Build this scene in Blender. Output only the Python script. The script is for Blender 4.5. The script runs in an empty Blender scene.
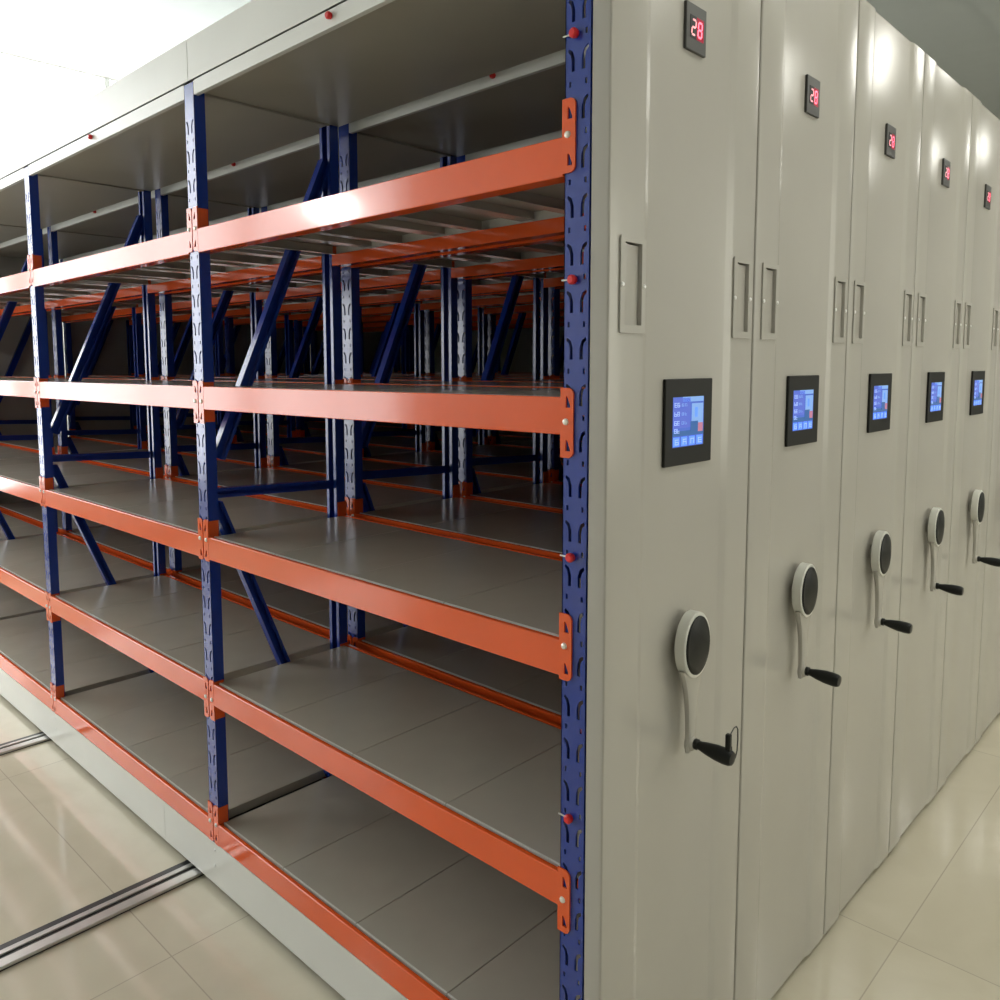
import bpy, bmesh, math, random
from mathutils import Vector, Matrix
from mathutils.geometry import tessellate_polygon

random.seed(4)
scene = bpy.context.scene
COL = scene.collection

# ------------------------------------------------------------------ dimensions
PITCH = 0.53            # spacing of the shelving units
BAY = 1.2913            # clear width between uprights
UW = 0.0545             # upright face width
XA = -0.0920            # left edge of the first upright
REAR = 0.487            # rear face of a unit
UD = 0.033              # upright depth
NBAY = 4
NUNIT = 8
LEVELS = [(0.2262, 0.159), (0.6600, 0.548), (1.0996, 1.028), (1.5352, 1.429), (1.9755, 1.914)]   # beam top, clip bottom
BH = 0.066
ROOMH = 4.0
XL, XR, YF, YB = -6.3, 3.2, -5.2, 13.0

# ------------------------------------------------------------------ materials
def mat(name, col, rough=0.5, metal=0.0, spec=0.5, var=0.05, vscale=6.0, bump=0.0, bscale=200.0, emit=None, estr=0.0, coat=0.0):
    m = bpy.data.materials.new(name); m.use_nodes = True
    nt = m.node_tree; b = nt.nodes['Principled BSDF']
    b.inputs['Roughness'].default_value = rough
    b.inputs['Metallic'].default_value = metal
    b.inputs['Specular IOR Level'].default_value = spec
    b.inputs['Coat Weight'].default_value = coat
    b.inputs['Coat Roughness'].default_value = 0.14
    tc = nt.nodes.new('ShaderNodeTexCoord')
    n = nt.nodes.new('ShaderNodeTexNoise'); n.inputs['Scale'].default_value = vscale; n.inputs['Detail'].default_value = 4
    nt.links.new(tc.outputs['Object'], n.inputs['Vector'])
    r = nt.nodes.new('ShaderNodeValToRGB')
    c0 = [max(0, c * (1 - var)) for c in col]; c1 = [min(1, c * (1 + var)) for c in col]
    r.color_ramp.elements[0].position = 0.3; r.color_ramp.elements[1].position = 0.7
    r.color_ramp.elements[0].color = (*c0, 1); r.color_ramp.elements[1].color = (*c1, 1)
    nt.links.new(n.outputs['Fac'], r.inputs['Fac']); nt.links.new(r.outputs['Color'], b.inputs['Base Color'])
    if bump > 0:
        n2 = nt.nodes.new('ShaderNodeTexNoise'); n2.inputs['Scale'].default_value = bscale; n2.inputs['Detail'].default_value = 2
        nt.links.new(tc.outputs['Object'], n2.inputs['Vector'])
        bp = nt.nodes.new('ShaderNodeBump'); bp.inputs['Strength'].default_value = bump; bp.inputs['Distance'].default_value = 0.002
        nt.links.new(n2.outputs['Fac'], bp.inputs['Height']); nt.links.new(bp.outputs['Normal'], b.inputs['Normal'])
    if emit:
        b.inputs['Emission Color'].default_value = (*emit, 1); b.inputs['Emission Strength'].default_value = estr
    return m

M = {}
M['cream'] = mat('cream_powder_coat', (0.44, 0.422, 0.375), 0.22, spec=0.5, var=0.02, vscale=3, bump=0.05, bscale=9)
M['orange'] = mat('orange_paint', (0.76, 0.105, 0.020), 0.13, spec=0.58, var=0.04, bump=0.06, bscale=22, coat=0.06)
M['blue'] = mat('blue_paint', (0.007, 0.037, 0.28), 0.25, spec=0.6, var=0.06, bump=0.2, bscale=40, coat=0.3)
M['shelf'] = mat('grey_shelf_steel', (0.42, 0.385, 0.325), 0.20, spec=0.5, var=0.05, vscale=5, bump=0.10, bscale=10)
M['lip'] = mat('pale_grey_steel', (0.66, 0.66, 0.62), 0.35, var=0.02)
M['roofgrey'] = mat('roof_sheet_grey', (0.36, 0.34, 0.28), 0.30, var=0.03)
M['dark'] = mat('dark_chassis', (0.03, 0.03, 0.03), 0.6)
M['black'] = mat('black_plastic', (0.010, 0.011, 0.010), 0.4, spec=0.25, var=0.1)
M['bezel'] = mat('screen_bezel', (0.012, 0.012, 0.010), 0.45, spec=0.2, var=0.1)
M['greybez'] = mat('display_bezel', (0.06, 0.06, 0.056), 0.35, spec=0.35, var=0.1)
M['zinc'] = mat('zinc_steel', (0.75, 0.75, 0.74), 0.3, metal=0.8, var=0.03)
M['rivet'] = mat('white_rivet', (0.85, 0.82, 0.72), 0.25, metal=0.3, var=0.02)
M['red'] = mat('red_plastic', (0.65, 0.015, 0.015), 0.35, var=0.05)
M['white'] = mat('white_plastic', (0.68, 0.68, 0.62), 0.3, var=0.02)
M['wall'] = mat('white_wall_paint', (0.80, 0.80, 0.77), 0.7, var=0.02, bump=0.2, bscale=60)
M['ceil'] = mat('ceiling_paint', (0.47, 0.50, 0.475), 0.8, var=0.015)
M['alu'] = mat('aluminium_rail', (0.62, 0.61, 0.58), 0.32, metal=0.6, var=0.05, vscale=30)
M['alud'] = mat('rail_groove_steel', (0.06, 0.06, 0.06), 0.35, metal=0.5, var=0.1)
M['frame'] = mat('white_window_frame', (0.75, 0.75, 0.73), 0.4)
M['leddim'] = mat('led_window', (0.10, 0.008, 0.012), 0.2, emit=(0.8, 0.02, 0.08), estr=0.45)
M['led'] = mat('led_segment', (0.8, 0.1, 0.12), 0.3, emit=(1.0, 0.16, 0.26), estr=2.2)
M['ledpale'] = mat('led_segment_pale', (0.8, 0.4, 0.4), 0.3, emit=(1.0, 0.42, 0.48), estr=0.8)
M['lcdblue'] = mat('lcd_blue', (0.02, 0.04, 0.2), 0.2, emit=(0.08, 0.17, 0.65), estr=0.9)
M['lcdviolet'] = mat('lcd_violet', (0.05, 0.04, 0.2), 0.2, emit=(0.09, 0.17, 0.66), estr=0.95)
M['lcdsky'] = mat('lcd_pale_blue', (0.1, 0.2, 0.4), 0.2, emit=(0.24, 0.42, 0.80), estr=.9)
M['lcdtext'] = mat('lcd_text', (0.3, 0.4, 0.6), 0.2, emit=(0.36, 0.50, 0.90), estr=0.9)
M['lcdbtn'] = mat('lcd_button', (0.1, 0.2, 0.6), 0.2, emit=(0.10, 0.28, 0.95), estr=1.0)
M['lcdteal'] = mat('lcd_teal', (0.02, 0.06, 0.15), 0.2, emit=(0.03, 0.11, 0.33), estr=1.0)
M['lcdred'] = mat('lcd_red', (0.3, 0.06, 0.08), 0.2, emit=(0.40, 0.2, 0.30), estr=1.0)
M['lamp'] = mat('lamp_diffuser', (0.9, 0.9, 0.9), 0.5, emit=(1.0, 0.98, 0.90), estr=24.0)
M['fillglow'] = mat('added_fill_pane', (0.9, 0.9, 0.9), 0.3, emit=(1.0, 0.98, 0.86), estr=3.0)  # glow for the added fill window
M['globe'] = mat('lit_glass_globe', (0.9, 0.9, 0.9), 0.3, emit=(1.0, 0.98, 0.94), estr=130.0)
M['daylight'] = mat('daylit_pane', (0.9, 0.9, 0.9), 0.3, emit=(0.95, 0.98, 1.0), estr=6.3)

def floor_mat():
    m = bpy.data.materials.new('polished_tile'); m.use_nodes = True
    nt = m.node_tree; L = nt.links.new; b = nt.nodes['Principled BSDF']
    tc = nt.nodes.new('ShaderNodeTexCoord'); sp = nt.nodes.new('ShaderNodeSeparateXYZ'); L(tc.outputs['Object'], sp.inputs[0])
    def mth(op, a, v=None, c=None):
        n = nt.nodes.new('ShaderNodeMath'); n.operation = op
        for i, q in enumerate((a, v, c)):
            if q is None: continue
            if isinstance(q, (int, float)): n.inputs[i].default_value = q
            else: L(q, n.inputs[i])
        return n.outputs[0]
    def line(s, off, size):
        t = mth('DIVIDE', mth('SUBTRACT', s, off), size)
        f = mth('ABSOLUTE', mth('SUBTRACT', mth('FRACT', mth('ADD', t, 0.5)), 0.5))
        return mth('LESS_THAN', mth('MULTIPLY', f, size), 0.0017), mth('FLOOR', t)
    lx, ix = line(sp.outputs[0], 0.145, 1.390); ly, iy = line(sp.outputs[1], -0.222, 1.431)
    g = mth('MAXIMUM', lx, ly)
    n1 = nt.nodes.new('ShaderNodeTexNoise'); n1.inputs['Scale'].default_value = 3.2; n1.inputs['Detail'].default_value = 6
    n1.inputs['Distortion'].default_value = 1.2
    L(tc.outputs['Object'], n1.inputs['Vector'])
    r = nt.nodes.new('ShaderNodeValToRGB'); r.color_ramp.elements[0].position = .3; r.color_ramp.elements[1].position = .72
    r.color_ramp.elements[0].color = (0.61, 0.56, 0.43, 1); r.color_ramp.elements[1].color = (0.67, 0.62, 0.49, 1)
    L(n1.outputs['Fac'], r.inputs['Fac'])
    wn = nt.nodes.new('ShaderNodeTexWhiteNoise'); wn.noise_dimensions = '2D'
    cb = nt.nodes.new('ShaderNodeCombineXYZ'); L(ix, cb.inputs[0]); L(iy, cb.inputs[1]); L(cb.outputs[0], wn.inputs['Vector'])
    hv = nt.nodes.new('ShaderNodeHueSaturation'); L(r.outputs['Color'], hv.inputs['Color'])
    L(mth('ADD', mth('MULTIPLY', wn.outputs['Value'], 0.05), 0.975), hv.inputs['Value'])
    mx = nt.nodes.new('ShaderNodeMix'); mx.data_type = 'RGBA'
    L(g, mx.inputs['Factor']); L(hv.outputs['Color'], mx.inputs['A']); mx.inputs['B'].default_value = (0.47, 0.42, 0.33, 1)
    L(mx.outputs['Result'], b.inputs['Base Color'])
    b.inputs['Roughness'].default_value = 0.10; b.inputs['Specular IOR Level'].default_value = 0.5
    n2 = nt.nodes.new('ShaderNodeTexNoise'); n2.inputs['Scale'].default_value = 2.5; L(tc.outputs['Object'], n2.inputs['Vector'])
    bp = nt.nodes.new('ShaderNodeBump'); bp.inputs['Strength'].default_value = 0.03; bp.inputs['Distance'].default_value = 0.01
    L(n2.outputs['Fac'], bp.inputs['Height']); L(bp.outputs['Normal'], b.inputs['Normal'])
    return m
M['floor'] = floor_mat()

# ------------------------------------------------------------------ mesh helpers
class MB:
    """collects shapes of one part into one mesh"""
    def __init__(self): self.v = []; self.f = []; self.mi = []; self.mats = []
    def _m(self, name):
        if name not in self.mats: self.mats.append(name)
        return self.mats.index(name)
    def add(self, verts, faces, m):
        o = len(self.v); i = self._m(m)
        self.v += [tuple(p) for p in verts]
        for f in faces: self.f.append([o + k for k in f]); self.mi.append(i)
    def box(self, x0, x1, y0, y1, z0, z1, m, bev=0.0):
        if bev <= 0:
            vs = [(x, y, z) for x in (x0, x1) for y in (y0, y1) for z in (z0, z1)]
            fs = [(0, 1, 3, 2), (4, 6, 7, 5), (0, 4, 5, 1), (2, 3, 7, 6), (0, 2, 6, 4), (1, 5, 7, 3)]
            self.add(vs, fs, m)
        else:
            bm = bmesh.new()
            bmesh.ops.create_cube(bm, size=1)
            for q in bm.verts: q.co = Vector(((x0 + x1) / 2 + q.co.x * (x1 - x0), (y0 + y1) / 2 + q.co.y * (y1 - y0), (z0 + z1) / 2 + q.co.z * (z1 - z0)))
            bmesh.ops.bevel(bm, geom=bm.edges[:], offset=bev, segments=2, affect='EDGES', profile=0.5)
            bm.verts.index_update()
            self.add([q.co for q in bm.verts], [[w.index for w in f.verts] for f in bm.faces], m); bm.free()
    def prism(self, pts, axis, a0, a1, m, cap=True):
        """pts: 2D polygon; axis 0: (y,z) extruded along x; 1: (x,z) along y; 2: (x,y) along z"""
        def P(p, a): return (a, p[0], p[1]) if axis == 0 else ((p[0], a, p[1]) if axis == 1 else (p[0], p[1], a))
        n = len(pts); vs = [P(p, a0) for p in pts] + [P(p, a1) for p in pts]
        self.add(vs, [(i, (i + 1) % n, n + (i + 1) % n, n + i) for i in range(n)], m)
        if cap:
            tri = tessellate_polygon([[Vector((p[0], p[1], 0)) for p in pts]])
            self.add(vs, [t for t in tri] + [tuple(n + k for k in reversed(t)) for t in tri], m)
    def plate(self, outer, holes, axis, a0, a1, m, edge=True):
        """flat plate with real holes"""
        def P(p, a): return (a, p[0], p[1]) if axis == 0 else ((p[0], a, p[1]) if axis == 1 else (p[0], p[1], a))
        loops = [outer] + holes; flat = [p for l in loops for p in l]; n = len(flat)
        tri = tessellate_polygon([[Vector((p[0], p[1], 0)) for p in l] for l in loops])
        vs = [P(p, a0) for p in flat] + [P(p, a1) for p in flat]
        fs = [tuple(t) for t in tri] + [tuple(n + k for k in reversed(t)) for t in tri]
        o = 0
        for li, l in enumerate(loops):
            if li or edge:
                k = len(l); fs += [(o + i, o + (i + 1) % k, n + o + (i + 1) % k, n + o + i) for i in range(k)]
            o += len(l)
        self.add(vs, fs, m)
    def cyl(self, p0, p1, r0, r1, m, n=20, cap=True):
        self.loft([(p0, r0), (p1, r1)], m, n, cap)
    def loft(self, rings, m, n=20, cap=True, sy=1.0):
        p0 = Vector(rings[0][0]); p1 = Vector(rings[-1][0]); d = (p1 - p0).normalized()
        a = d.orthogonal().normalized(); b = d.cross(a)
        vs = []
        for p, r in rings:
            for i in range(n):
                t = 2 * math.pi * i / n; vs.append(Vector(p) + a * r * math.cos(t) + b * r * math.sin(t) * sy)
        fs = []
        for k in range(len(rings) - 1):
            for i in range(n): j = (i + 1) % n; fs.append((k * n + i, k * n + j, (k + 1) * n + j, (k + 1) * n + i))
        if cap: fs.append(tuple(range(n - 1, -1, -1))); fs.append(tuple((len(rings) - 1) * n + i for i in range(n)))
        self.add(vs, fs, m)
    def oval_stack(self, cy, cz, rings, m, n=40):
        """rings: (x, ry, rz) - stacked ovals along x"""
        vs = []; fs = []
        for x, ry, rz in rings:
            for i in range(n): t = 2 * math.pi * i / n; vs.append((x, cy + ry * math.cos(t), cz + rz * math.sin(t)))
        for k in range(len(rings) - 1):
            for i in range(n): j = (i + 1) % n; fs.append((k * n + i, k * n + j, (k + 1) * n + j, (k + 1) * n + i))
        fs.append(tuple(range(n - 1, -1, -1))); fs.append(tuple((len(rings) - 1) * n + i for i in range(n)))
        self.add(vs, fs, m)
    def tube(self, pts, r, m, n=8):
        pts = [Vector(p) for p in pts]
        vs = []; fs = []
        a = None
        for i, p in enumerate(pts):
            d = (pts[min(i + 1, len(pts) - 1)] - pts[max(i - 1, 0)]).normalized()
            if a is None: a = d.orthogonal().normalized()
            a = (a - d * a.dot(d)).normalized(); b = d.cross(a)
            for k in range(n): t = 2 * math.pi * k / n; vs.append(p + (a * math.cos(t) + b * math.sin(t)) * r)
        for i in range(len(pts) - 1):
            for k in range(n): j = (k + 1) % n; fs.append((i * n + k, i * n + j, (i + 1) * n + j, (i + 1) * n + k))
        fs.append(tuple(range(n))); fs.append(tuple((len(pts) - 1) * n + i for i in range(n)))
        self.add(vs, fs, m)
    def build(self, name, parent=None, smooth=False, mirror=None):
        me = bpy.data.meshes.new(name)
        v = self.v
        me.from_pydata([tuple(q) for q in v], [], self.f)
        for mn in self.mats: me.materials.append(M[mn])
        for p, i in zip(me.polygons, self.mi): p.material_index = i
        bm = bmesh.new(); bm.from_mesh(me)
        bmesh.ops.remove_doubles(bm, verts=bm.verts, dist=1e-5)
        bmesh.ops.recalc_face_normals(bm, faces=bm.faces)
        bm.to_mesh(me); bm.free()
        if smooth: me.shade_smooth(); me.set_sharp_from_angle(angle=math.radians(35))
        return link(name, me, parent)

def link(name, me, parent=None, loc=(0, 0, 0)):
    o = bpy.data.objects.new(name, me); COL.objects.link(o); o.location = loc
    if parent: o.parent = parent
    return o
def children(o): return [c for c in bpy.data.objects if c.parent == o]
def tag(o, label, cat, group=None, kind=None):
    o['label'] = label; o['category'] = cat
    if group: o['group'] = group
    if kind: o['kind'] = kind
    return o
def struct(o): o['kind'] = 'structure'; return o

# ------------------------------------------------------------------ shelving parts (unit coordinates: x along the shelves, y depth, z up)
def slot_left(cx, z):      # curved keyhole slot of the left column; top leans outward
    return [(cx + .000, z), (cx + .0066, z), (cx + .0066, z + .020), (cx + .002, z + .033), (cx - .006, z + .038), (cx - .0075, z + .033), (cx - .002, z + .027), (cx + .000, z + .018)]
def upright_mesh():
    mb = MB(); T = 0.002; pitch = 0.0797; z0 = 2.078 - 24 * pitch      # slot bottoms
    zt, zb = 2.373, 0.158
    k = -1; zlo = zb
    first = z0 - 0.028
    mb.plate([(-UW / 2, zb), (UW / 2, zb), (UW / 2, first), (-UW / 2, first)], [], 1, 0, T, 'blue', edge=False)
    z = first
    while z + pitch < zt - 0.06:
        holes = []
        for s in (1, -1):
            sl = slot_left(-.0140, z + .028)
            if s < 0: sl = [(-x, q) for x, q in sl][::-1]
            holes.append(sl)
            c = -.0165 * s; h = z + 0.008
            holes.append([(c - .0022, h - .0045), (c + .0022, h - .0045), (c + .0022, h + .0045), (c - .0022, h + .0045)])
        mb.plate([(-UW / 2, z), (UW / 2, z), (UW / 2, z + pitch), (-UW / 2, z + pitch)], holes, 1, 0, T, 'blue', edge=False)
        z += pitch
    mb.plate([(-UW / 2, z), (UW / 2, z), (UW / 2, zt), (-UW / 2, zt)], [], 1, 0, T, 'blue', edge=False)
    for s in (-1, 1):
        mb.box(min(s * UW / 2, s * (UW / 2 - T)), max(s * UW / 2, s * (UW / 2 - T)), 0, UD, zb, zt, 'blue')
        mb.box(min(s * UW / 2, s * (UW / 2 - .014)), max(s * UW / 2, s * (UW / 2 - .014)), UD - T, UD, zb, zt, 'blue')
    mb.box(-UW / 2, UW / 2, 0, UD, zt - .001, zt, 'blue'); 
    return mb

def beam_mb():
    mb = MB()
    prof = [(-.0035, -.0015), (-.0020, 0), (.0075, 0), (.009, -.0015), (.009, -.030), (.034, -.030), (.034, -.066), (-.0020, -.066), (-.0035, -.0645)]
    mb.prism(prof, 0, 0.0015, BAY - 0.0015, 'orange')
    return mb
def clip_mb(dz):
    """clip at the right-hand end of a beam (beam end at x=0, upright beyond, +x); dz = clip bottom relative to beam top"""
    mb = MB(); L = .122; w = .0245; r = .009; z = dz
    outer = [(-.003, z), (w - r, z), (w - .003, z + .003), (w, z + r), (w, z + L - r), (w - .003, z + L - .003), (w - r, z + L), (-.003, z + L)]
    tri = lambda b: [(.0085, b), (.0185, b), (.0185, b + .003), (.0135, b + .016), (.0100, b + .020), (.0085, b + .019)]
    mb.plate(outer, [tri(z + .012), tri(z + L - .034)], 1, -.0040, -.0006, 'orange')
    mb.box(-.003, 0, -.0006, .030, z + .004, z + L - .004, 'orange')
    zr = z + L * .5 + .002
    mb.loft([((.009, -.0038, zr), .0062), ((.009, -.0065, zr), .0052), ((.009, -.0078, zr), .0025)], 'rivet', 16)
    return mb
def board_mb(w, d):
    mb = MB(); z = 0; t = .0012; h = .029; r = .0015
    # top sheet with softly bent edges
    mb.prism([(0, -h), (0, -r), (r, 0), (w - r, 0), (w, -r), (w, -h), (w - t, -h), (w - t, -r - t), (t, -r - t), (t, -h)], 1, 0, d, 'shelf')
    mb.box(r, w - r, -.0012, .0032, -.004, .0008, 'lip'); mb.box(r, w - r, 0, .0015, -h, -.0012, 'lip'); mb.box(r, w - r, d - .0015, d, -h, -.0012, 'lip')  # pale front strip: bend highlight and worn edge put into its colour
    mb.box(t, .016, 0.002, d - 0.002, -h, -h + t, 'shelf'); mb.box(w - .016, w - t, 0.002, d - 0.002, -h, -h + t, 'shelf')
    # stiffening channel under the middle
    mb.box(w / 2 - .022, w / 2 - .0208, .002, d - .002, -.020, -.0027, 'shelf'); mb.box(w / 2 + .0208, w / 2 + .022, .002, d - .002, -.020, -.0027, 'shelf')
    mb.box(w / 2 - .022, w / 2 + .022, .002, d - .002, -.0212, -.020, 'shelf')
    return mb
def roof_mb():
    mb = MB(); W = BAY + UW - .006; x0 = -UW / 2 + .003
    zt = 2.3750
    zt = 2.346
    mb.box(.006, BAY + UW, .036, REAR - .036, zt, zt + .0015, 'roofgrey')
    mb.box(.006, BAY - .0005, .002, .0359, zt, zt + .0015, 'roofgrey'); mb.box(.006, BAY - .0005, REAR - .0359, REAR - .002, zt, zt + .0015, 'roofgrey')
    for x in (.006, BAY + UW - .0015): mb.box(x, x + .0015, .036, REAR - .036, zt - .004, zt, 'roofgrey')
    mb.box(.0005, BAY - .0005, .000, .002, 2.337, 2.3755, 'lip', 0.0006)                    # front lip between the uprights
    mb.box(.0005, BAY - .0005, .002, .014, 2.337, 2.3385, 'lip')
    mb.box(.0005, BAY - .0005, REAR - .003, REAR - .001, 2.3478, 2.3755, 'lip', 0.0006)
    return mb
def fascia_mb(first):
    mb = MB(); x0 = -UW / 2 + .001; x1 = BAY + UW / 2 - .001
    if first: x1 = BAY + UW
    for y in (-.0012, REAR - .008): mb.box(x0, x1, y, y + .002, 2.3795, 2.490, 'lip', .0006)
    mb.box(x0, x1, .003, REAR - .003, 2.488, 2.490, 'lip')
    return mb
def brace_mb(y0, z0, y1, z1, w=.030):
    """C-section between two points in the frame plane (x = 0 is the frame's middle)"""
    mb = MB(); d = Vector((0, y1 - y0, z1 - z0)); n = Vector((0, -d.z, d.y)).normalized() * w / 2
    a = Vector((0, y0, z0)); b = Vector((0, y1, z1)); t = .002; hx = .014
    def slab(x0, x1, u0, u1):
        k = n.normalized(); vs = []
        for p in (a, b):
            for x in (x0, x1):
                for u in (u0, u1): q = p + k * u; vs.append((x, q.y, q.z))
        mb.add(vs, [(0, 1, 3, 2), (4, 6, 7, 5), (0, 4, 5, 1), (2, 3, 7, 6), (0, 2, 6, 4), (1, 5, 7, 3)], 'blue')
    slab(-hx, -hx + t, -w / 2, w / 2)
    slab(-hx, hx, -w / 2, -w / 2 + t); slab(-hx, hx, w / 2 - t, w / 2)
    slab(hx - t, hx, -w / 2, -w / 2 + .009); slab(hx - t, hx, w / 2 - .009, w / 2)
    return mb

def rect(y0, y1, z0, z1): return [(y0, z0), (y1, z0), (y1, z1), (y0, z1)]
GR = ((.031, .108), (.431, .508)); GZ = (1.644, 1.806)
def end_panel_mb():
    mb = MB(); z0, z1 = .021, 2.500; B = -.0365; W = PITCH - .0055; R = -.005
    inner = lambda a: rect(a[0] + .012, a[1] - .012, GZ[0] + .013, GZ[1] - .009)
    arc = lambda cy, s: [(cy - s * .004 * math.cos(t), -.004 + .004 * math.sin(t)) for t in [i * math.pi / 10 for i in range(6)]]
    left = [(.001, B)] + arc(.005, 1)
    right = arc(W - .004, -1)[::-1] + [(W, B)]
    def strip(pl):
        vs = [(x, y, z) for z in (z0, z1) for (y, x) in pl]; n = len(pl)
        mb.add(vs, [(i, i + 1, n + i + 1, n + i) for i in range(n - 1)], 'cream')
    strip(left); strip(right)
    strip([(.105, 0), (.109, -.0006), (.121, R + .0006), (.125, R)]); strip([(.125, R), (.405, R)]); strip([(.405, R), (.409, R + .0006), (.425, -.0006), (.430, 0)])
    for a, b, g in ((.005, .105, GR[0]), (.430, W - .004, GR[1])):
        mb.plate(rect(a, b, z0, z1), [inner(g)], 0, 0, -.0008, 'cream', edge=False)
    poly = left + [(.105, 0), (.125, R), (.405, R), (.430, 0)] + right
    cap = [(y, x) for y, x in poly]
    for z in (z0, z1 - .0001):
        tri = tessellate_polygon([[Vector((p[0], p[1], 0)) for p in cap]])
        mb.add([(p[1], p[0], z) for p in cap], [tuple(t) for t in tri], 'cream')
    mb.add([(B, .001, z0), (B, W, z0), (B, W, z1), (B, .001, z1)], [(0, 1, 2, 3)], 'cream')
    return mb
def grip_mb():
    """recessed pull: raised frame with a pocket, local y 0.. .077, z 0.. .162"""
    mb = MB(); w = .077; h = GZ[1] - GZ[0]
    mb.plate([(0.002, 0), (w - .002, 0), (w, .002), (w, h - .002), (w - .002, h), (.002, h), (0, h - .002), (0, .002)], [rect(.013, w - .013, .014, h - .010)], 0, .0002, .0035, 'cream')
    y0, y1, a, b = .013, w - .013, .014, h - .010; D = -.026
    mb.add([(.0002, y0, a), (.0002, y1, a), (.0002, y1, b), (.0002, y0, b), (D, y0, a), (D, y1, a), (D, y1, b), (D, y0, b)],
           [(0, 1, 5, 4), (1, 2, 6, 5), (2, 3, 7, 6), (3, 0, 4, 7), (4, 5, 6, 7)], 'cream')
    # shallow sloping floor that leaves a finger slot at the far side and the top
    mb.add([(-.0005, y0, a), (-.0040, y1 - .0010, a), (-.0040, y1 - .0010, b - .003), (-.0005, y0 + .014, b - .003), (-.0005, y0, b)], [(0, 1, 2, 3), (0, 3, 4)], 'cream')
    return mb
def screw_mb(y):
    mb = MB(); mb.loft([((.0034, y, .081), .0042), ((.0052, y, .081), .0036), ((.0060, y, .081), .0018)], 'zinc', 14); return mb

SEG = {'a': (0, 1), 'b': 1, 'c': 1, 'd': 1, 'e': 1, 'f': 1, 'g': 1}
DIG = {'2': 'abged', '8': 'abcdefg'}
def digit_mb(ch, y, z, w, h, m):
    mb = MB(); t = .0036; g = .0006; x0, x1 = .0005, .0010; s = .10
    def bar(ya, za, yb, zb, hor):
        if hor: pts = [(ya + g, za), (ya + t * .6, za + t / 2), (yb - t * .6, za + t / 2), (yb - g, za), (yb - t * .6, za - t / 2), (ya + t * .6, za - t / 2)]
        else: pts = [(ya, za + g), (ya + t / 2, za + t * .6), (ya + t / 2, zb - t * .6), (ya, zb - g), (ya - t / 2, zb - t * .6), (ya - t / 2, za + t * .6)]
        pts = [(p[0] + (p[1] - z) * s, p[1]) for p in pts]
        mb.prism(pts, 0, x0, x1, m)
    for c in DIG[ch]:
        if c == 'a': bar(y, z + h, y + w, 0, True)
        if c == 'g': bar(y, z + h / 2, y + w, 0, True)
        if c == 'd': bar(y, z, y + w, 0, True)
        if c == 'b': bar(y + w, z + h / 2, 0, z + h, False)
        if c == 'c': bar(y + w, z, 0, z + h / 2, False)
        if c == 'f': bar(y, z + h / 2, 0, z + h, False)
        if c == 'e': bar(y, z, 0, z + h / 2, False)
    return mb

def strokes(mb, y, z, w, h, seed, m, x0, x1):
    """a small block glyph made of strokes, for the screen's tiny characters"""
    r = random.Random(seed); t = h * .13
    mb.box(x0, x1, y, y + t, z, z + h, m)
    if r.random() < .7: mb.box(x0, x1, y + w - t, y + w, z, z + h * r.choice((.6, 1)), m)
    for k in (0, .42, .84):
        if r.random() < .8: mb.box(x0, x1, y, y + w, z + h * k, z + h * k + t, m)

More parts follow.
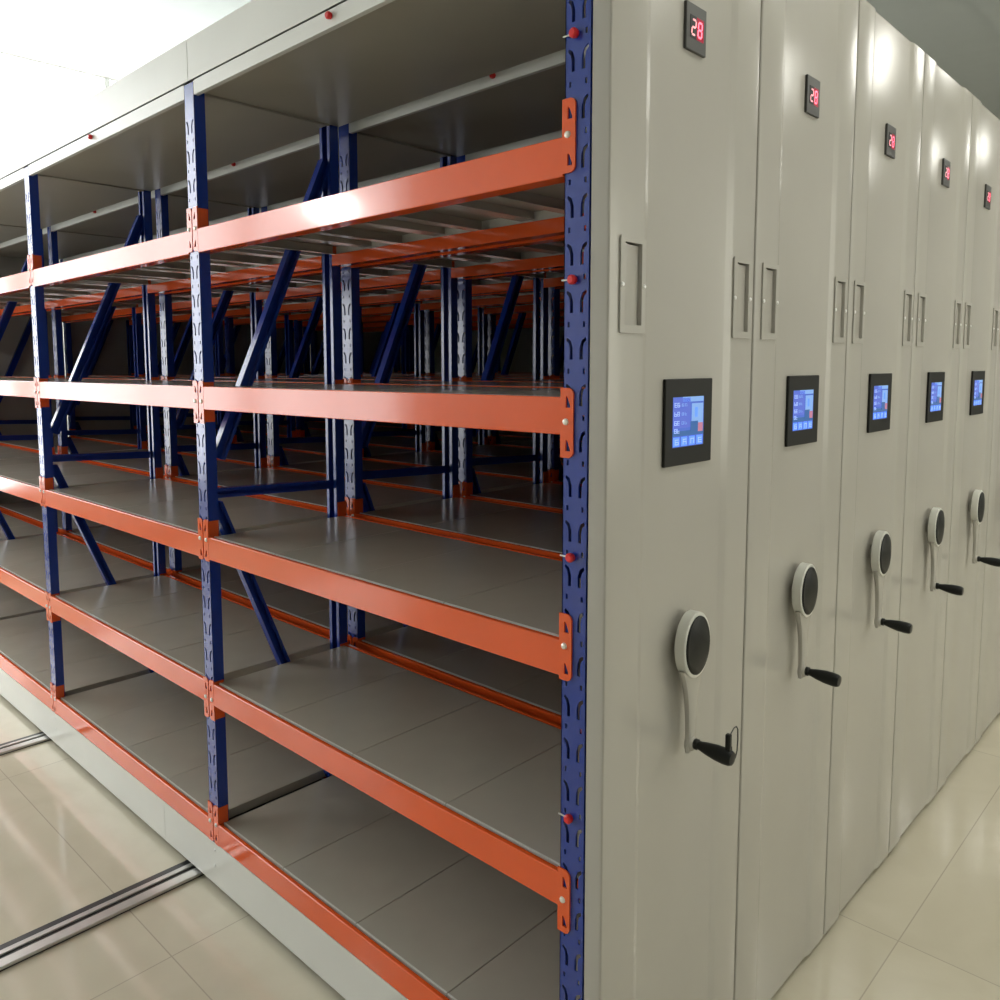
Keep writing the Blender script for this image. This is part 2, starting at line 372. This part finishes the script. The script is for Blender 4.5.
def make_unit():
    root = bpy.data.objects.new('mobile_shelving_unit', None); COL.objects.link(root); root.location = (0, 0, 0)
    # running chassis under the shelves
    c = MB(); c.box(-.045, -5.46, .035, REAR - .03, .034, .150, 'dark')
    c.build('chassis', root)
    p = MB()
    xs = [-.038, -1.75, -3.55, -5.475]
    for a, b in zip(xs[:-1], xs[1:]): p.box(b + .0005, a - .0005, -.0015, .0015, .022, .1565, 'lip', .0008)
    p.box(-5.475, -.038, .003, .034, .1535, .1565, 'lip')
    for k in range(5):
        x = XA + UW / 2 - k * (BAY + UW)
        for z in (.134, .085): p.loft([((x, -.0012, z), .0042), ((x, -.0035, z), .0030)], 'zinc', 12)
    p.build('plinth', root)
    p = MB(); p.box(-5.475, -.038, REAR - .003, REAR, .022, .1565, 'lip'); p.build('plinth', root)
    # uprights
    um = upright_mesh().build('upright', root)
    um.location = (XA + UW / 2, 0, 0)
    for k in range(NBAY + 1):
        x = XA + UW / 2 - k * (BAY + UW)
        if k: link('upright', um.data, root, (x, 0, 0))
        o = link('upright', um.data, root, (x, REAR, 0)); o.rotation_euler.z = math.pi
    # braces
    braces = [('cross_brace', brace_mb(.034, 1.222, REAR - .034, 1.205, .028)), 
              ('diagonal_brace', brace_mb(.050, 1.325, REAR - .032, 2.236, .038)), ('diagonal_brace', brace_mb(.040, 1.190, REAR - .039, .170, .032))]
    for nm, mb in braces:
        b = mb.build(nm, root); b.location.x = XA + UW / 2
        for k in range(1, NBAY + 1): link(nm, b.data, root, (XA + UW / 2 - k * (BAY + UW), 0, 0))
    # beams with their clips
    bme = None; clips = {}
    for k in range(NBAY):
        x0 = XA - BAY - k * (BAY + UW)
        for i, (zt, cb) in enumerate(LEVELS):
            for side in (0, 1):
                if bme is None: b = beam_mb().build('beam', root); bme = b.data; b.location = (x0, 0, zt)
                else: b = link('beam', bme, root, (x0, 0, zt))
                if side: b.rotation_euler.z = math.pi; b.location = (x0 + BAY, REAR, zt)
                for end in (0, 1):
                    key = (i, end)
                    if key not in clips:
                        mb = clip_mb(cb - zt)
                        if end == 0: mb.v = [(-x, y, z) for x, y, z in mb.v]
                        cobj = mb.build('end_clip', b); clips[key] = cobj.data
                    else: cobj = link('end_clip', clips[key], b)
                    cobj.location.x = BAY if end else 0
    # shelf boards
    w = BAY / 4; bd = None
    for k in range(NBAY):
        x0 = XA - BAY - k * (BAY + UW)
        for zt, _ in LEVELS:
            for j in range(4):
                loc = (x0 + j * w + .0002, .016, zt - .001)
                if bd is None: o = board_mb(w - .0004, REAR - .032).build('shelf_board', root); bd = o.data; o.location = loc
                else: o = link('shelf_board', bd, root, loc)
                o.location.z += [0, .0002, -.0002, .0001][(j * 3 + k + int(zt * 7)) % 4]
    # roof sheets and fascia
    r = roof_mb().build('roof_panel', root); r.location.x = XA - BAY
    for k in range(1, NBAY): link('roof_panel', r.data, root, (XA - BAY - k * (BAY + UW), 0, 0))
    f = fascia_mb(True).build('fascia_panel', root); f.location.x = XA - BAY
    f2 = fascia_mb(False).build('fascia_panel', root); f2.location.x = XA - BAY - (BAY + UW)
    for k in range(2, NBAY): link('fascia_panel', f2.data, root, (XA - BAY - k * (BAY + UW), 0, 0))
    # red plugs
    q = MB(); q.loft([((0, 0, 0), .0068), ((0, -.004, 0), .0082), ((0, -.009, 0), .0082), ((0, -.012, 0), .0055)], 'red', 18)
    q0 = q.build('safety_plug', root, smooth=True)
    pn = MB(); pn.cyl((-.004, -.003, 0), (-.024, -.003, .0005), .0016, .0016, 'zinc', 10); pn0 = pn.build('pin', q0)
    spots = [(-.070, z) for z in (2.137, 1.735, 1.254, .773, .292)]
    q0.location = (spots[0][0], 0, spots[0][1])
    for x, z in spots[1:]:
        o = link('safety_plug', q0.data, root, (x, 0, z)); link('pin', pn0.data, o)
    for x, z in ((-.746, 2.360), (-2.095, 2.360), (-3.44, 2.360)): link('safety_plug', q0.data, root, (x, -.001, z))
    # end panels
    end_panel_mb().build('end_panel', root, smooth=True)
    e = MB(); e.box(-5.495, -5.476, .001, PITCH - .003, .014, 2.500, 'cream', .003); e.build('end_panel', root)
    g = grip_mb().build('pull_recess', root); g.location = (0, GR[0][0], GZ[0])
    g1 = link('pull_recess', g.data, root, (0, GR[1][0], GZ[0]))
    for y in (.0055, .0715):
        s = screw_mb(y).build('screw', g); link('screw', s.data, g1)
    # temperature display
    yc = .2665; R = -.005
    d = MB(); d.box(0, .0060, -.0357, .0357, 0, .082, 'greybez', .0012); d.box(.0058, .0066, -.0230, -.0005, .022, .061, 'black'); d.box(.0058, .0066, -.0005, .0250, .022, .061, 'leddim')
    dd = d.build('temperature_display', root); dd.location = (R, yc, 2.158); 
    a = digit_mb('2', -.0185, .028, .013, .026, 'ledpale').build('digit', dd); a.location.x = .0060
    a = digit_mb('8', .0035, .028, .013, .026, 'led').build('digit', dd); a.location.x = .0060
    # touch screen
    s = MB(); s.box(0, .0065, -.087, .087, 0, .163, 'bezel', .0018)
    so = s.build('touch_screen', root); so.location = (R, .2690, 1.401)
    l = MB(); X0 = .0062; W, H = .114, .094; y0 = -.061; z0 = .035
    l.box(X0, X0 + .0006, y0, y0 + W, z0, z0 + H, 'lcdblue')
    A = lambda u0, u1, v0, v1, m, lay=1: l.box(X0 + .0006 * lay, X0 + .0006 * lay + .0005, y0 + W * u0, y0 + W * u1, z0 + H * v0, z0 + H * v1, m)
    A(.0, .55, .38, .98, 'lcdviolet'); A(.30, .98, .90, 1.0, 'lcdsky'); A(0, 1, .22, .32, 'lcdteal')
    A(.60, .97, .45, .86, 'lcdsky'); A(.56, .80, .28, .50, 'lcdteal', 2); A(.80, .96, .28, .46, 'lcdred', 2); A(.70, .78, .58, .78, 'lcdbtn', 2)
    for r_, v in enumerate((.80, .62, .44, .28)):
        for j in range(2 if r_ != 3 else 2): strokes(l, y0 + W * (.04 + j * .09), z0 + H * v, W * .07, H * .09, r_ * 7 + j, 'lcdtext', X0 + .0011, X0 + .0016)
        if r_ in (0, 1, 2): 
            for j in range(2): strokes(l, y0 + W * (.27 + j * .10), z0 + H * (v + .01), W * .06, H * .06, r_ * 5 + j + 40, 'lcdsky', X0 + .0011, X0 + .0016)
    for j in range(4):
        A(.02 + j * .25, .21 + j * .25, .02, .20, 'lcdbtn')
        strokes(l, y0 + W * (.06 + j * .25), z0 + H * .05, W * .11, H * .11, 90 + j, 'lcdtext', X0 + .0017, X0 + .0022)
    l.build('display', so)
    # crank: oval hub with dark cap, tapering arm, turned grip
    cy, cz = .266, 1.052
    c = MB()
    c.cyl((R, cy, cz), (.011, cy, cz), .020, .020, 'cream', 24)
    c.oval_stack(cy, cz, [(.008, .047, .062), (.010, .050, .065), (.029, .050, .065), (.031, .0485, .063), (.031, .044, .058)], 'white')
    arm = []
    n = 12
    for i in range(n + 1):
        t = i / n; z = cz - .045 - t * .170; hw = .031 * (1 - t) ** 3.2 + .0125 + .003 * t; th = .010 + .006 * (1 - t); xc = .019 + .001 * t
        arm.append((z, hw, xc, th))
    vs = []; fs = []
    K = 12
    for z, hw, xc, th in arm:
        for k in range(K):
            a_ = 2 * math.pi * k / K; ca, sa = math.cos(a_), math.sin(a_)
            vs.append((xc + math.copysign(abs(sa) ** .6, sa) * th * .55, cy + math.copysign(abs(ca) ** .6, ca) * hw, z))
    for i in range(n):
        for k in range(K): j = (k + 1) % K; fs.append((i * K + k, i * K + j, (i + 1) * K + j, (i + 1) * K + k))
    fs.append(tuple(range(K))); fs.append(tuple(n * K + i for i in range(K)))
    c.add(vs, fs, 'cream')
    c.loft([((.014, cy, .853), .0150), ((.026, cy, .853), .0140), ((.030, cy, .853), .0100)], 'cream', 20)
    co = c.build('crank', root, smooth=True)
    k = MB(); k.oval_stack(cy, cz, [(.0300, .044, .058), (.0330, .0435, .0575), (.0345, .0415, .055)], 'black'); k.build('hub_cap', co, smooth=True)
    k = MB(); rr = [(.028, .009), (.030, .0105), (.036, .0108), (.038, .0085), (.042, .0090), (.055, .0120), (.075, .0152), (.093, .0160), (.103, .0150), (.108, .0125), (.109, .006)]
    k.loft([((x, cy, .8545 - (x - .028) * .06), r_) for x, r_ in rr], 'black', 24); k.build('hand_grip', co, smooth=True)
    return root

def copy_tree(o, parent=None):
    c = o.copy(); COL.objects.link(c); c.parent = parent
    for ch in KIDS.get(o.name, []): copy_tree(ch, c)
    return c

unit = make_unit()
bpy.context.view_layer.update()
KIDS = {}
for o in list(bpy.data.objects):
    if o.parent: KIDS.setdefault(o.parent.name, []).append(o)
unit_labels = [
    'nearest mobile shelving unit with open orange and blue shelves and fully visible cream end panel',
    'second cream-panelled mobile shelving unit, directly behind the nearest open one',
    'third cream-panelled mobile shelving unit, in the middle of the row of lit screens',
    'fourth cream-panelled mobile shelving unit, before the last fully visible one',
    'fifth cream-panelled mobile shelving unit, last whose screen and red display show whole',
    'sixth cream-panelled mobile shelving unit, its end panel cut off by the right image edge',
    'seventh mobile shelving unit, seen only as dark uprights deep between the shelves',
    'farthest mobile shelving unit at the very back of the dark racks']
for k in range(NUNIT):
    u = unit if k == 0 else copy_tree(unit)
    u.location = (0, k * PITCH, 0)
    tag(u, unit_labels[k], 'shelving unit', 'mobile shelving units in the row')

m = MB(); m.box(-5.46, -.04, REAR + .004, REAR + .008, .03, 2.49, 'roofgrey'); bp_ = m.build('added_light_block', u)  # added sheet, blocks the bright wall behind so the deep racks stay dark

# key loop on the first crank
kl = bpy.data.objects.new('wire_loop', None); COL.objects.link(kl); kl.location = (.100, .265, .862)
tag(kl, 'thin wire loop on a black clip hanging on the nearest crank grip', 'wire loop')
m = MB(); m.box(-.006, .004, -.004, .006, -.004, .034, 'black', .002); m.build('clip', kl)
m = MB(); m.tube([(0, .000, .028), (0, .008, .033), (0, .020, .040), (0, .030, .040), (0, .036, .032), (0, .037, .010), (0, .035, -.010), (0, .029, -.022), (0, .020, -.024), (0, .014, -.012), (0, .012, .006)], .0012, 'alud', 8)
m.build('wire', kl, smooth=True)

# ------------------------------------------------------------------ rails in the floor
rl = ['steel floor rail with dark groove running under the first shelf bay, foreground', 'steel floor rail farther left, running under the second shelf bay', 'steel floor rail beneath the far end of the shelving']
for k in range(3):
    x = -1.571 - k * 1.3458
    root = bpy.data.objects.new('floor_rail', None); COL.objects.link(root); root.location = (x, 0, 0)
    tag(root, rl[k], 'rail', 'floor rails under the shelving')
    m = MB(); m.box(-.052, .056, -3.2, 4.4, 0.0005, .0035, 'alud'); m.build('groove', root)
    m = MB(); m.box(-.022, -.004, -3.2, 4.4, .0035, .009, 'alu', .0015); m.build('guide_strip', root)
    m = MB(); m.box(.020, .056, -3.2, 4.4, .0035, .013, 'alu', .002); m.build('edge_strip', root)

# ------------------------------------------------------------------ room
def room_box(name, b, m):
    q = MB(); q.box(*b, m); return struct(q.build(name))
room_box('floor', (XL - .1, XR + .1, YF - .1, YB + .1, -.1, 0), 'floor')
room_box('ceiling', (XL - .1, XR + .1, YF - .1, YB + .1, ROOMH, ROOMH + .1), 'ceil')
q = MB(); q.plate([(YF, 0), (YB, 0), (YB, ROOMH), (YF, ROOMH)], [rect(1.6, 4.6, .9, 2.9)], 0, XR, XR + .1, 'wall'); struct(q.build('wall_right'))
r = bpy.data.objects.new('window_6', None); COL.objects.link(r); r.location = (XR, 3.1, .9); struct(r)  # added window, its glowing pane fills the end panel aisle with light
f = MB(); f.plate(rect(-1.5, 1.5, 0, 2), [rect(-1.46, -.52, .04, 1.96), rect(-.48, .48, .04, 1.96), rect(.52, 1.46, .04, 1.96)], 0, .02, .07, 'frame'); f.build('window_frame', r)
f = MB(); f.box(.045, .052, -1.46, 1.46, .04, 1.96, 'fillglow'); f.build('pane', r)
room_box('wall_back', (XL, XR, YB, YB + .1, 0, ROOMH), 'wall')
M['wallgrey'] = mat('grey_wall_paint', (0.50, 0.49, 0.46), 0.7)
room_box('wall_front', (XL, XR, YF - .1, YF, 0, ROOMH), 'wallgrey')
WZ0, WZ1 = .60, 3.998
wins = [(-5.0, -3.1), (-3.0, -1.1), (-1.0, .62), (.70, 2.9), (3.0, 4.9)]
q = MB(); q.plate([(YF, 0), (YB, 0), (YB, ROOMH), (YF, ROOMH)], [rect(a, b, WZ0, WZ1) for a, b in wins], 0, XL - .1, XL, 'wall')
struct(q.build('wall_left'))
for i, (a, b) in enumerate(wins):
    r = bpy.data.objects.new('window_%d' % (i + 1), None); COL.objects.link(r); r.location = (XL, (a + b) / 2, WZ0); struct(r)
    w = b - a; h = WZ1 - WZ0
    f = MB(); t = .04
    f.plate(rect(-w / 2, w / 2, 0, h), [rect(-w / 2 + t, -t / 2, t, h - .012), rect(t / 2, w / 2 - t, t, h - .012)], 0, -.07, -.02, 'frame'); f.build('window_frame', r)
    g = MB(); g.box(-.052, -.045, -w / 2 + t, w / 2 - t, t, h - .012, 'daylight'); g.build('pane', r)
# dropped beam across the right of the ceiling and a shallow one to the left
room_box('trim_1', (-.79, -.0, YF, YB, ROOMH - .03, ROOMH), 'ceil')

# ceiling lamps
LPOS = [(1.15, .9), (1.15, 3.4), (1.15, 6.0), (1.15, 9.5)]
LL = ['long ceiling lamp above the aisle beside the cream end panels', 'long ceiling lamp second along the end panel aisle', 'long ceiling lamp third along the end panel aisle', 'farthest ceiling lamp of the end panel aisle']
base = None
for (x, y), lb in zip(LPOS, LL):
    r = bpy.data.objects.new('ceiling_lamp', None); COL.objects.link(r); r.location = (x, y, ROOMH)
    tag(r, lb, 'lamp', 'ceiling lamps')
    if base is None:
        a = MB(); a.box(-.15, .15, -.60, .60, -.05, -.0, 'frame', .004); a = a.build('housing', r)
        b = MB(); b.box(-.135, .135, -.585, .585, -.056, -.0502, 'lamp'); b = b.build('diffuser', r); base = (a, b)
    else: link('housing', base[0].data, r); link('diffuser', base[1].data, r)

pl = bpy.data.objects.new('pendant_lamp', None); COL.objects.link(pl); pl.location = (-3.37, -1.92, ROOMH)
tag(pl, 'small round glowing pendant lamp over the open floor before the shelves', 'lamp')
m = MB(); m.cyl((0, 0, -.02), (0, 0, -1.38), .004, .004, 'black', 8); m.cyl((0, 0, -.02), (0, 0, 0), .04, .05, 'white', 20); m.build('cord', pl)
m = MB(); m.loft([((0, 0, -1.45 + .072 * math.cos(t)), max(.004, .072 * math.sin(t))) for t in [i * math.pi / 14 for i in range(15)]], 'globe', 24); m.build('globe', pl, smooth=True)

# ------------------------------------------------------------------ camera
f, px, py, yaw, pitch, roll = 818.3632, 471.5838, 443.0576, 0.775626, 0.0935701, -0.0041457
cyw, syw = math.cos(yaw), math.sin(yaw)
fw = Vector((-syw * math.cos(pitch), cyw * math.cos(pitch), -math.sin(pitch)))
rt = Vector((cyw, syw, 0)); up = rt.cross(fw)
R2 = rt * math.cos(roll) + up * math.sin(roll); U2 = -rt * math.sin(roll) + up * math.cos(roll)
cam = bpy.data.objects.new('camera', bpy.data.cameras.new('camera')); COL.objects.link(cam)
mt = Matrix((R2, U2, -fw)).transposed().to_4x4(); mt.translation = Vector((.794642, -1.133018, 1.589055))
cam.matrix_world = mt
cam.data.sensor_width = 36; cam.data.lens = f * 36 / 1000
cam.data.shift_x = (500 - px) / 1000; cam.data.shift_y = (py - 500) / 1000
cam.data.clip_start = .02
scene.camera = cam

# ------------------------------------------------------------------ world & view
w = bpy.data.worlds.new('world'); scene.world = w; w.use_nodes = True
w.node_tree.nodes['Background'].inputs[0].default_value = (.9, .95, 1, 1); w.node_tree.nodes['Background'].inputs[1].default_value = 0.3
vs_ = scene.view_settings
scene.display_settings.display_device = 'sRGB'
vs_.view_transform = 'Standard'; vs_.look = 'None'; vs_.gamma = 1; vs_.use_curve_mapping = False
vs_.exposure = -0.24
